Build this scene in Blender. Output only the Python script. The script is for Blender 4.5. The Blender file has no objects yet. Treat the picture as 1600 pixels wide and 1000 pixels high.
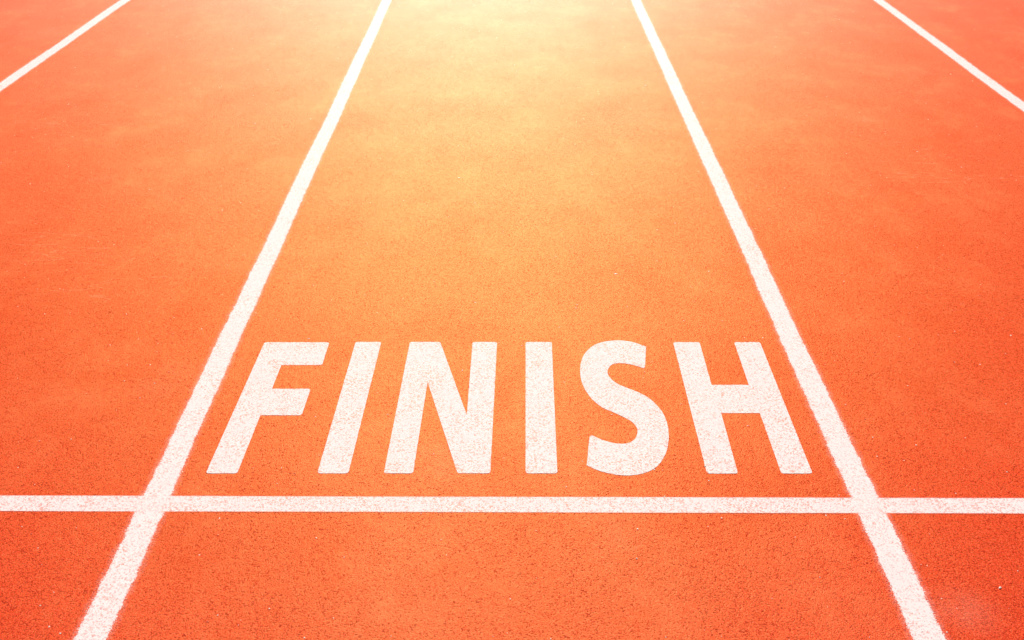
import bpy, bmesh, math, random
from mathutils import Vector, noise
random.seed(7)
R = math.radians
scene = bpy.context.scene

# ------------------------------------------------------------------ camera
CAM_H, PITCH = 1.14, math.atan(919/1600)           # horizon lies above the frame
cd = bpy.data.cameras.new('camera'); cam = bpy.data.objects.new('camera', cd)
scene.collection.objects.link(cam); scene.camera = cam
cam.location = (0, 0, CAM_H)
cam.rotation_euler = (math.pi/2 - PITCH, 0, 0)
cd.sensor_width = 36; cd.lens = 36; cd.clip_start = 0.02; cd.clip_end = 3000
cd.dof.use_dof = True; cd.dof.focus_distance = 1.85; cd.dof.aperture_fstop = 9

# ------------------------------------------------------------------ light
SUN_EL, SUN_AZ = 31.0, -1.6                          # degrees; azimuth right of the lanes' direction
w = bpy.data.worlds.new('World'); scene.world = w; w.use_nodes = True
wn = w.node_tree; wn.nodes.clear()
sky = wn.nodes.new('ShaderNodeTexSky'); sky.sky_type = 'NISHITA'; sky.sun_disc = False
sky.sun_elevation = R(SUN_EL); sky.sun_rotation = R(SUN_AZ)
sky.air_density = 0.6; sky.dust_density = 1.5; sky.ozone_density = 0.4
bg = wn.nodes.new('ShaderNodeBackground'); bg.inputs[1].default_value = 0.05
wo = wn.nodes.new('ShaderNodeOutputWorld')
wn.links.new(sky.outputs[0], bg.inputs[0]); wn.links.new(bg.outputs[0], wo.inputs[0])
sd = bpy.data.lights.new('sun', 'SUN'); sun = bpy.data.objects.new('sun', sd)
scene.collection.objects.link(sun)
sd.energy = 5.0; sd.angle = R(0.6); sd.color = (1.0, 0.87, 0.74)
to_sun = Vector((math.sin(R(SUN_AZ))*math.cos(R(SUN_EL)), math.cos(R(SUN_AZ))*math.cos(R(SUN_EL)), math.sin(R(SUN_EL))))
sun.rotation_euler = to_sun.to_track_quat('Z', 'Y').to_euler()
sun.location = to_sun*30
vs = scene.view_settings
vs.view_transform = 'Standard'; vs.look = 'None'; vs.gamma = 1; vs.use_curve_mapping = False
vs.exposure = 0.43

HAZE_DENSITY = 0.0
# ------------------------------------------------------------------ materials
class NT:
    """small helper for wiring shader nodes"""
    def __init__(s, name):
        s.m = bpy.data.materials.new(name); s.m.use_nodes = True
        s.t = s.m.node_tree; s.t.nodes.clear()
    def n(s, kind, **kw):
        nd = s.t.nodes.new(kind)
        for k, v in kw.items(): setattr(nd, k, v)
        return nd
    def put(s, sock, v):
        if isinstance(v, bpy.types.NodeSocket): s.t.links.new(v, sock)
        elif v is not None: sock.default_value = v
    def math(s, op, a, b=None, c=None, clamp=False):
        nd = s.n('ShaderNodeMath', operation=op, use_clamp=clamp)
        s.put(nd.inputs[0], a); s.put(nd.inputs[1], b); s.put(nd.inputs[2], c)
        return nd.outputs[0]
    def rng(s, v, a, b, c=0.0, d=1.0, smooth=False):
        nd = s.n('ShaderNodeMapRange', interpolation_type='SMOOTHSTEP' if smooth else 'LINEAR')
        s.put(nd.inputs[0], v)
        for i, x in enumerate((a, b, c, d)): s.put(nd.inputs[i+1], x)
        return nd.outputs[0]
    def mix(s, f, a, b, kind='MIX'):
        nd = s.n('ShaderNodeMix', data_type='RGBA', blend_type=kind)
        s.put(nd.inputs[0], f); s.put(nd.inputs[6], a); s.put(nd.inputs[7], b)
        return nd.outputs[2]
    def noise(s, vec, scale, detail=2, rough=.5, out=0):
        nd = s.n('ShaderNodeTexNoise'); s.put(nd.inputs['Vector'], vec)
        nd.inputs['Scale'].default_value = scale; nd.inputs['Detail'].default_value = detail
        nd.inputs['Roughness'].default_value = rough
        return nd.outputs[out]
    def voro(s, vec, scale, out='Distance', rnd=1):
        nd = s.n('ShaderNodeTexVoronoi'); s.put(nd.inputs['Vector'], vec)
        nd.inputs['Scale'].default_value = scale; nd.inputs['Randomness'].default_value = rnd
        return nd.outputs[out]
    def mapv(s, vec, sc=(1, 1, 1), rot=(0, 0, 0), loc=(0, 0, 0)):
        nd = s.n('ShaderNodeMapping'); s.put(nd.inputs[0], vec)
        nd.inputs['Scale'].default_value = sc; nd.inputs['Rotation'].default_value = rot
        nd.inputs['Location'].default_value = loc
        return nd.outputs[0]

SCUFFS = ((0.675, 1.111, 0.075, 0.75), (-1.216, 2.825, 0.07, 0.6), (-0.115, 1.475, 0.1, 0.35), (-0.696, 1.726, 0.12, 0.35), (1.187, 3.361, 0.08, 0.35), (0.19, 1.287, 0.1, 0.25), (-2.073, 4.517, 0.2, 0.3))
def rubber(k):
    """returns colour and height of the granulated red rubber at the shading point"""
    geo = k.n('ShaderNodeNewGeometry'); P = geo.outputs['Position']
    P = k.mapv(P, (1, 1, 0))
    cell = k.voro(P, 560, 'Color')
    sep = k.n('ShaderNodeSeparateColor'); k.put(sep.inputs[0], cell)
    dist = k.voro(P, 560)
    fine = k.noise(P, 520, 2, .6)
    mid = k.noise(P, 60, 3, .6)
    big = k.noise(P, 3.2, 4, .6)
    col = k.mix(k.rng(big, .3, .7), (.66, .004, .004, 1), (.74, .008, .006, 1))
    col = k.mix(k.rng(mid, .35, .7, 0, .45), col, (.60, .006, .004, 1))
    # each granule a little lighter or darker than its neighbours
    col = k.mix(k.rng(sep.outputs[0], .66, 1.0, 0, .9), col, (.92, .070, .042, 1))
    col = k.mix(k.rng(sep.outputs[1], .72, 1.0, 0, .75), col, (.26, .004, .004, 1))
    col = k.mix(k.rng(fine, .58, .78, 0, .35), col, (.86, .12, .04, 1))
    # gaps between granules, with crevice shade darkened into the colour
    col = k.mix(k.rng(dist, .50, .85, 0, .75, True), col, (.30, .006, .004, 1))
    # dusty pale wear, lying across the lanes, and a few scuffs
    d1 = k.noise(k.mapv(P, (1.3, .8, 1), (0, 0, .2)), 3.1, 7, .70)
    d2 = k.noise(k.mapv(P, (1, 1, 1), loc=(7, 3, 0)), 11, 4, .7)
    dust = k.math('MULTIPLY', k.rng(d1, .46, .66, 0, 1, True), k.rng(d2, .35, .75, .1, 1))
    col = k.mix(k.math('MULTIPLY', dust, .40), col, (.88, .17, .075, 1))
    dark = k.noise(k.mapv(P, (1.2, .9, 1), (0, 0, -.15), (3, 9, 0)), 3.6, 6, .68)
    col = k.mix(k.rng(dark, .48, .68, 0, .6, True), col, (.56, .008, .002, 1))
    # a few pale chalky scuffs where shoes dragged: (x, y, radius, strength)
    for sx, sy, rad, amt in SCUFFS:
        d = k.n('ShaderNodeVectorMath', operation='DISTANCE'); k.put(d.inputs[0], P); d.inputs[1].default_value = (sx, sy, 0)
        m = k.rng(d.outputs['Value'], 0, rad, amt*.26, 0, True)
        m = k.math('MULTIPLY', m, k.rng(d2, .35, .65, .1, 1))
        m = k.math('MULTIPLY', m, k.rng(sep.outputs[2], 0, 1, .4, 1))
        col = k.mix(m, col, (.90, .42, .33, 1))
    # thin shoe scratches
    wv = k.mapv(P, (1.0, 6.0, 1), (0, 0, -.35), (1.3, 0, 0))
    sc = k.noise(wv, 1.7, 3, .6)
    line = k.math('ABSOLUTE', k.math('SUBTRACT', sc, .5))
    patch = k.rng(k.noise(P, 1.1, 2, .5), .55, .68, 0, 1, True)
    scr = k.math('MULTIPLY', k.rng(line, .0, .004, 1, 0), patch)
    col = k.mix(k.math('MULTIPLY', scr, .22), col, (.86, .42, .32, 1))
    # how much glossy binder each granule carries; gaps dimmed to imitate occlusion
    film = k.math('MULTIPLY', k.math('MULTIPLY', k.rng(sep.outputs[1], .72, .98, 1, .25), k.math('MULTIPLY', k.rng(d1, .35, .65, .93, 1.09), k.rng(dark, .4, .66, 1.05, .89))), k.rng(dist, .45, .85, 1.05, .7))
    film = k.math('MULTIPLY', film, k.rng(sep.outputs[0], .7, 1.0, 1.0, 1.6))
    h = k.math('ADD', k.math('MULTIPLY', k.rng(dist, .0, .8, 1, 0), .55),
               k.math('ADD', k.math('MULTIPLY', sep.outputs[2], .55), k.math('MULTIPLY', fine, .6)))
    h = k.math('ADD', h, k.math('MULTIPLY', mid, 1.3))
    return P, col, h, film

def bump(k, h, strength, dist=.0008):
    b = k.n('ShaderNodeBump'); k.put(b.inputs['Height'], h)
    b.inputs['Strength'].default_value = strength; b.inputs['Distance'].default_value = dist
    return b.outputs[0]

def matte(k, col, nrm, rough, spec):
    p = k.n('ShaderNodeBsdfPrincipled'); k.put(p.inputs['Base Color'], col)
    p.inputs['Roughness'].default_value = rough; p.inputs['Specular IOR Level'].default_value = spec
    k.put(p.inputs['Normal'], nrm)
    return p.outputs[0]

def rubber_shader(k, col, h, film):
    """diffuse granules under a rough binder film that turns glossier and paler at grazing angles"""
    n = bump(k, h, BUMP)
    out = matte(k, col, n, .7, 0)
    lw = k.n('ShaderNodeLayerWeight'); lw.inputs[0].default_value = .5
    black = (0, 0, 0, 1)
    for rough, power, facing, grazing in FILM:
        f = k.math('POWER', lw.outputs['Facing'], power)
        g = k.n('ShaderNodeBsdfAnisotropic', distribution='GGX'); g.inputs['Roughness'].default_value = rough
        k.put(g.inputs['Color'], k.mix(film, black, k.mix(f, facing, grazing))); k.put(g.inputs['Normal'], n)
        a = k.n('ShaderNodeAddShader'); k.put(a.inputs[0], out); k.put(a.inputs[1], g.outputs[0]); out = a.outputs[0]
    return out
BUMP = .6
FILM = ((.54, 2.5, (.070, .0465, .0190, 1), (.34, .173, .012, 1)),
        (.46, 6.0, (.000, .000, .000, 1), (.10, .020, .230, 1)))

def finish(k, shader):
    o = k.n('ShaderNodeOutputMaterial'); k.put(o.inputs[0], shader)
    return k.m

def m_track():
    k = NT('red_rubber'); P, col, h, film = rubber(k)
    return finish(k, rubber_shader(k, col, h, film))

def m_paint(name, edge, density=0.0, crossings=()):
    """white paint on granulated rubber; 'edge' = how ragged the sprayed border is (metres).
    UV.x runs across the marking in metres from its centre, UV.y holds the painted half width."""
    k = NT(name); P, col, h, film = rubber(k)
    blotch = k.noise(P, 14, 3, .6)
    fleck = k.n('ShaderNodeSeparateColor'); k.put(fleck.inputs[0], k.voro(P, 540, 'Color'))
    fleck2 = k.n('ShaderNodeSeparateColor'); k.put(fleck2.inputs[0], k.voro(k.mapv(P, loc=(.3, .7, 0)), 300, 'Color'))
    # 1 = rubber shows through the worn paint
    worn = k.math('ADD', k.rng(blotch, .3, .7, -.09, .09), density)
    h1 = k.rng(k.math('ADD', fleck.outputs[0], worn), .66, .98, 0, .62)
    h2 = k.rng(k.math('ADD', fleck2.outputs[1], worn), .86, 1.0, 0, .55)
    hole = k.math('MAXIMUM', h1, h2)
    if crossings:
        sx = k.n('ShaderNodeSeparateXYZ'); k.put(sx.inputs[0], P)
        near = None
        for cx in crossings:
            d = k.math('ABSOLUTE', k.math('SUBTRACT', sx.outputs[0], cx))
            m = k.rng(d, .016, .028, 0, 1)
            near = m if near is None else k.math('MULTIPLY', near, m)
    if edge:
        uv = k.n('ShaderNodeUVMap'); su = k.n('ShaderNodeSeparateXYZ'); k.put(su.inputs[0], uv.outputs[0])
        inside = k.math('SUBTRACT', su.outputs[1], k.math('ABSOLUTE', su.outputs[0]))
        rag = k.noise(k.mapv(P, (1, .8, 1)), 42, 5, .75)
        grit = k.noise(P, 420, 2, .7)
        wob = k.math('MULTIPLY', k.math('SUBTRACT', rag, .5), edge*2.2)
        wob2 = k.math('MULTIPLY', k.math('SUBTRACT', grit, .5), edge*2.4)
        e = k.math('ADD', inside, k.math('ADD', wob, wob2))
        out = k.rng(e, -.0006, .0009, 1, 0)
        # thin overspray outside the dense stripe
        haze = k.math('MULTIPLY', k.rng(k.math('ADD', inside, k.math('MULTIPLY', wob, 2)), -.010, .0, 0, .28), k.rng(grit, .42, .62))
        out = k.math('MULTIPLY', out, k.math('SUBTRACT', 1, haze))
        if crossings:
            hole = k.math('MULTIPLY', hole, k.rng(near, 0, 1, .6, 1)); out = k.math('MULTIPLY', out, near)
        hole = k.math('MAXIMUM', hole, out)
    white = k.mix(k.rng(blotch, .3, .7), (.78, .75, .775, 1), (.84, .82, .84, 1))
    hh = k.math('ADD', k.math('MULTIPLY', h, .5), k.math('MULTIPLY', hole, -.25))
    m = k.n('ShaderNodeMixShader'); k.put(m.inputs[0], hole)
    k.put(m.inputs[1], matte(k, white, bump(k, hh, .5), .7, .22)); k.put(m.inputs[2], rubber_shader(k, col, h, film))
    return finish(k, m.outputs[0])

def m_plain(name, col, rough=.6):
    k = NT(name)
    o = k.n('ShaderNodeNewGeometry')
    n = k.noise(o.outputs['Position'], 900, 2)
    c = k.mix(k.rng(n, .3, .7), tuple(x*.8 for x in col[:3])+(1,), col)
    p = k.n('ShaderNodeBsdfPrincipled'); k.put(p.inputs['Base Color'], c); p.inputs['Roughness'].default_value = rough
    q = k.n('ShaderNodeOutputMaterial'); k.put(q.inputs[0], p.outputs[0])
    return k.m

RED = m_track()
LANE_X = (-1.895, -.612, .6056, 1.795)
LANE_PAINT = m_paint('sprayed_lane_paint', .0056, -.05)
FINISH_PAINT = m_paint('rolled_line_paint', .0006, 0.02, LANE_X)
LETTER_PAINT = m_paint('stencil_paint', 0, 0.0)

# ------------------------------------------------------------------ helpers
def link(name, me, mats, parent=None, kind=None, label=None, cat=None, group=None):
    o = bpy.data.objects.new(name, me)
    for m in (mats if isinstance(mats, (list, tuple)) else [mats]): me.materials.append(m)
    scene.collection.objects.link(o); o.parent = parent
    if kind: o['kind'] = kind
    if label: o['label'] = label
    if cat: o['category'] = cat
    if group: o['group'] = group
    return o

# ------------------------------------------------------------------ ground
def grid_axis(lo, hi, near_lo, near_hi, step):
    a = [lo, lo*.3, lo*.1] if lo < near_lo else []
    v = near_lo
    while v < near_hi+1e-6: a.append(v); v += step
    a += [hi*.1, hi*.3, hi]
    return sorted(set(a))
xs = grid_axis(-400, 400, -6, 6, .1); ys = grid_axis(-400, 400, -2, 14, .1)
verts, faces = [], []
for y in ys:
    for x in xs:
        z = 0.0
        if abs(x) < 5.9 and -1.9 < y < 13.9:
            z = -.0001
        else: z = -.0001
        verts.append((x, y, z))
nx = len(xs)
for j in range(len(ys)-1):
    for i in range(nx-1):
        a = j*nx+i; faces.append((a, a+1, a+1+nx, a+nx))
me = bpy.data.meshes.new('running_track'); me.from_pydata(verts, [], faces); me.update()
for p in me.polygons: p.use_smooth = True
link('running_track', me, RED, kind='structure')

# ------------------------------------------------------------------ lane lines and finish line
def ribbon(length0, length1, centre, half, margin, seed, step, z):
    """stripe along +Y (centre(t) gives x) with ragged borders, a skin of paint with thickness"""
    bm = bmesh.new(); uvl = bm.loops.layers.uv.new('UVMap')
    rows = []; t = length0; data = {}
    while t <= length1+1e-6:
        c = centre(t)
        a = half+margin+.0016*noise.noise((t*70, seed, 0)); b = half+margin+.0016*noise.noise((t*70, seed+9, 0))
        lo = bm.verts.new((c-a, t, -.0002)); l = bm.verts.new((c-a, t, z)); m = bm.verts.new((c, t, z))
        r = bm.verts.new((c+b, t, z)); ro = bm.verts.new((c+b, t, -.0002))
        hw = half*(1+.05*noise.noise((t*2.2, seed+3, 0)))
        for v, u in ((lo, -a), (l, -a), (m, 0), (r, b), (ro, b)): data[v] = (u, hw)
        rows.append((lo, l, m, r, ro))
        t += step*max(1, t/3)
    for p, q in zip(rows, rows[1:]):
        for i in range(4):
            f = bm.faces.new((p[i], p[i+1], q[i+1], q[i])); f.normal_flip()
    for f in bm.faces:
        f.normal_update()
        for lp in f.loops: lp[uvl].uv = data[lp.vert]
    me = bpy.data.meshes.new('stripe'); bm.to_mesh(me); bm.free()
    return me

lane_labels = ('white painted lane line crossing the top left corner of the red track',
               'white sprayed lane line left of the word FINISH, crossing the finish line',
               'white sprayed lane line right of the word FINISH, crossing the finish line',
               'white painted lane line crossing the top right corner of the red track')
for i, x in enumerate(LANE_X):
    wob = lambda t, x=x, i=i: x + .0035*noise.noise((t*1.3, i*5.1, 2)) + .0015*noise.noise((t*5, i*3.7, 4))
    link('lane_line', ribbon(-2, 90, wob, .0233, .012, i*11+1, .006, .00012), LANE_PAINT,
         label=lane_labels[i], cat='lane line', group='white lane lines along the track')

FIN_Y = 1.3545
me = ribbon(-14, 14, lambda t: 0, .0198, .0015, 77, .02, .00018)
fl = link('finish_line', me, FINISH_PAINT, label='straight white line painted across the red lanes just below the word FINISH',
          cat='finish line')
fl.rotation_euler = (0, 0, -math.pi/2 - math.atan(.0039)); fl.location = (0, FIN_Y, 0)

# ------------------------------------------------------------------ lettering
def spline(pts, n=7):
    out = []
    P = [pts[0]]+pts+[pts[-1]]
    for i in range(1, len(P)-2):
        p0, p1, p2, p3 = P[i-1:i+3]
        for s in range(n):
            t = s/n
            out.append(tuple(.5*((2*b)+(-a+c)*t+(2*a-5*b+4*c-d)*t*t+(-a+3*b-3*c+d)*t**3) for a, b, c, d in zip(p0, p1, p2, p3)))
    out.append(tuple(pts[-1]))
    return out
# outlines in metres on the ground (x, y); a third value marks a corner the stencil keeps sharp
S_SPINE = [(0.2717, 1.7844), (0.2499, 1.7979), (0.2239, 1.8042), (0.2067, 1.7973), (0.1964, 1.7734), (0.1993, 1.7493), (0.2135, 1.7257), (0.2404, 1.7043), (0.2608, 1.6867), (0.277, 1.6632), (0.291, 1.6251), (0.2947, 1.583), (0.2915, 1.5424), (0.2807, 1.4986), (0.2614, 1.461), (0.2362, 1.4404), (0.2042, 1.4328), (0.1763, 1.4373), (0.1516, 1.4482), (0.1339, 1.4619)]
S_BACK = [(0.1486, 1.5524), (0.1698, 1.5365), (0.1927, 1.5266), (0.2135, 1.5276), (0.2281, 1.54), (0.2355, 1.5625), (0.2341, 1.583), (0.2237, 1.6012), (0.2012, 1.6224), (0.175, 1.644), (0.1554, 1.6771), (0.1424, 1.7228), (0.1402, 1.7734), (0.1465, 1.8198), (0.1643, 1.8616), (0.1901, 1.8866), (0.2253, 1.8959), (0.2592, 1.8893), (0.2866, 1.8694)]
S_END = [(0.1448, 1.5484)]
S_TIP = [(0.2751, 1.7887)]
GLYPHS = [
    ('F', [(-0.5431, 1.4388), (-0.5329, 1.8882), (-0.3933, 1.8882), (-0.3942, 1.7969), (-0.4787, 1.7969, 1), (-0.4804, 1.7081, 1), (-0.4029, 1.7081), (-0.4045, 1.6167), (-0.484, 1.6167, 1), (-0.4872, 1.4388)], .006),
    ('I', [(-0.3453, 1.4388), (-0.3369, 1.8895), (-0.2816, 1.8895), (-0.2903, 1.4388)], .006),
    ('N', [(-0.2273, 1.4388), (-0.2199, 1.8895), (-0.1547, 1.8895), (-0.087, 1.6177, 1), (-0.0849, 1.8895), (-0.0322, 1.8895), (-0.0385, 1.4388), (-0.0965, 1.4388), (-0.1707, 1.7332, 1), (-0.1755, 1.4388)], .006),
    ('I', [(0.0241, 1.4388), (0.0293, 1.8895), (0.0856, 1.8895), (0.0805, 1.4388)], .006),
    ('S', spline(S_SPINE) + S_END + spline(S_BACK) + S_TIP, 0),
    ('H', [(0.3457, 1.4382), (0.347, 1.8886), (0.4039, 1.8886), (0.4016, 1.7222, 1), (0.4767, 1.7222, 1), (0.4783, 1.8886), (0.5341, 1.8886), (0.5328, 1.4382), (0.4775, 1.4382), (0.4783, 1.624, 1), (0.4035, 1.624, 1), (0.4007, 1.4382)], .006)]
def rounded(pts, r):
    out = []; n = len(pts)
    for i, p in enumerate(pts):
        if len(p) == 3:                        # flagged: keep the point sharp
            out.append(Vector(p[:2])); continue
        b = Vector(p); a = Vector(pts[i-1][:2]); c = Vector(pts[(i+1) % n][:2])
        u = (a-b).normalized(); v = (c-b).normalized(); rr = min(r, (a-b).length*.4, (c-b).length*.4)
        s, e = b+u*rr, b+v*rr
        for k in range(6):
            t = k/5; out.append(s*(1-t)**2+b*2*t*(1-t)+e*t*t)
    return out
word = bpy.data.objects.new('finish_lettering', None); scene.collection.objects.link(word)
word.location = (0, 1.66, 0); word.empty_display_size = .1
word['label'] = 'word FINISH in bold white capitals painted on the red track between two lane lines'; word['category'] = 'lettering'
def letter(ch, pts):
    bm = bmesh.new()
    outline = []
    prev = None
    for q in pts:
        if prev is None or (q-prev).length > 1e-5: outline.append(q); prev = q
    # break long edges so the border can be slightly uneven like stencilled paint
    fine = []
    for a, b in zip(outline, outline[1:]+outline[:1]):
        m = max(1, int((b-a).length/.004))
        for k in range(m):
            q = a.lerp(b, k/m)
            fine.append(Vector((q.x+.0006*noise.noise((q.x*300, q.y*300, 1)), q.y+.0008*noise.noise((q.x*300, q.y*300, 5)))))
    vs_ = [bm.verts.new((q.x-word.location.x, q.y-word.location.y, .00028)) for q in fine]
    f = bm.faces.new(vs_); f.normal_update()
    if f.normal.z < 0: f.normal_flip()
    g = bmesh.ops.extrude_face_region(bm, geom=[f])
    for v in [v for v in g['geom'] if isinstance(v, bmesh.types.BMVert)]: v.co.z = -.0002
    bmesh.ops.recalc_face_normals(bm, faces=bm.faces[:])
    bmesh.ops.triangulate(bm, faces=[f for f in bm.faces if len(f.verts) > 4])
    me = bpy.data.meshes.new('letter'); bm.to_mesh(me); bm.free()
    return link('letter', me, LETTER_PAINT, parent=word, label='white painted capital letter '+ch)
for ch, pts, r in GLYPHS: letter(ch, rounded(pts, r) if r else [Vector(p) for p in pts])

# ------------------------------------------------------------------ loose grains
def crumbs(name, count, size, mat, label, cat, x0=-2.9, x1=2.9, y0=.65, y1=6.0):
    base = bmesh.new(); bmesh.ops.create_icosphere(base, subdivisions=1, radius=1)
    bv = [v.co.copy() for v in base.verts]; bf = [[v.index for v in f.verts] for f in base.faces]; base.free()
    V, F = [], []
    for _ in range(count):
        y = y0+(y1-y0)*random.random()**1.3; x = random.uniform(x0, x1)
        s = size*random.uniform(.5, 1.0)*(1.9 if random.random() < .06 else 1)
        sx, sy, sz = s*random.uniform(.7, 1.5), s*random.uniform(.7, 1.3), s*random.uniform(.22, .5)
        a = random.uniform(0, 6.28); ca, sa = math.cos(a), math.sin(a); n0 = len(V)
        for v in bv:
            q = random.uniform(.75, 1.2); px, py, pz = v.x*sx*q, v.y*sy*q, v.z*sz*q
            V.append((x+px*ca-py*sa, y+px*sa+py*ca, max(-.001, pz+sz*.5)))
        F += [[i+n0 for i in f] for f in bf]
    me = bpy.data.meshes.new(name); me.from_pydata(V, [], F); me.update()
    return link(name, me, mat, kind='stuff', label=label, cat=cat)
crumbs('rubber_crumbs', 4000, .0007, m_plain('loose_red_rubber', (.55, .06, .03, 1), .7),
       'loose red rubber crumbs scattered over the track', 'rubber crumbs')
crumbs('sand_grains', 2800, .0013, m_plain('pale_sand', (.90, .86, .76, 1), .5),
       'pale sand grains and tiny stone chips scattered over the red track', 'sand')

# ------------------------------------------------------------------ air
if HAZE_DENSITY > 0:
    me = bpy.data.meshes.new('haze'); bm = bmesh.new(); bmesh.ops.create_cube(bm, size=1)
    for v in bm.verts:
        v.co = Vector((v.co.x*840, v.co.y*840, (v.co.z+.5)*2.7-1.1))
    bm.to_mesh(me); bm.free()
    k = NT('sunlit_haze'); pv = k.n('ShaderNodeVolumePrincipled')
    pv.inputs['Color'].default_value = (.97, .95, .92, 1)
    pv.inputs['Density'].default_value = HAZE_DENSITY; pv.inputs['Anisotropy'].default_value = .6
    o = k.n('ShaderNodeOutputMaterial'); k.put(o.inputs[1], pv.outputs[0])
    link('haze', me, k.m, kind='stuff', label='warm sunlit haze over the running track', cat='haze')
scene.cycles.volume_bounces = 0
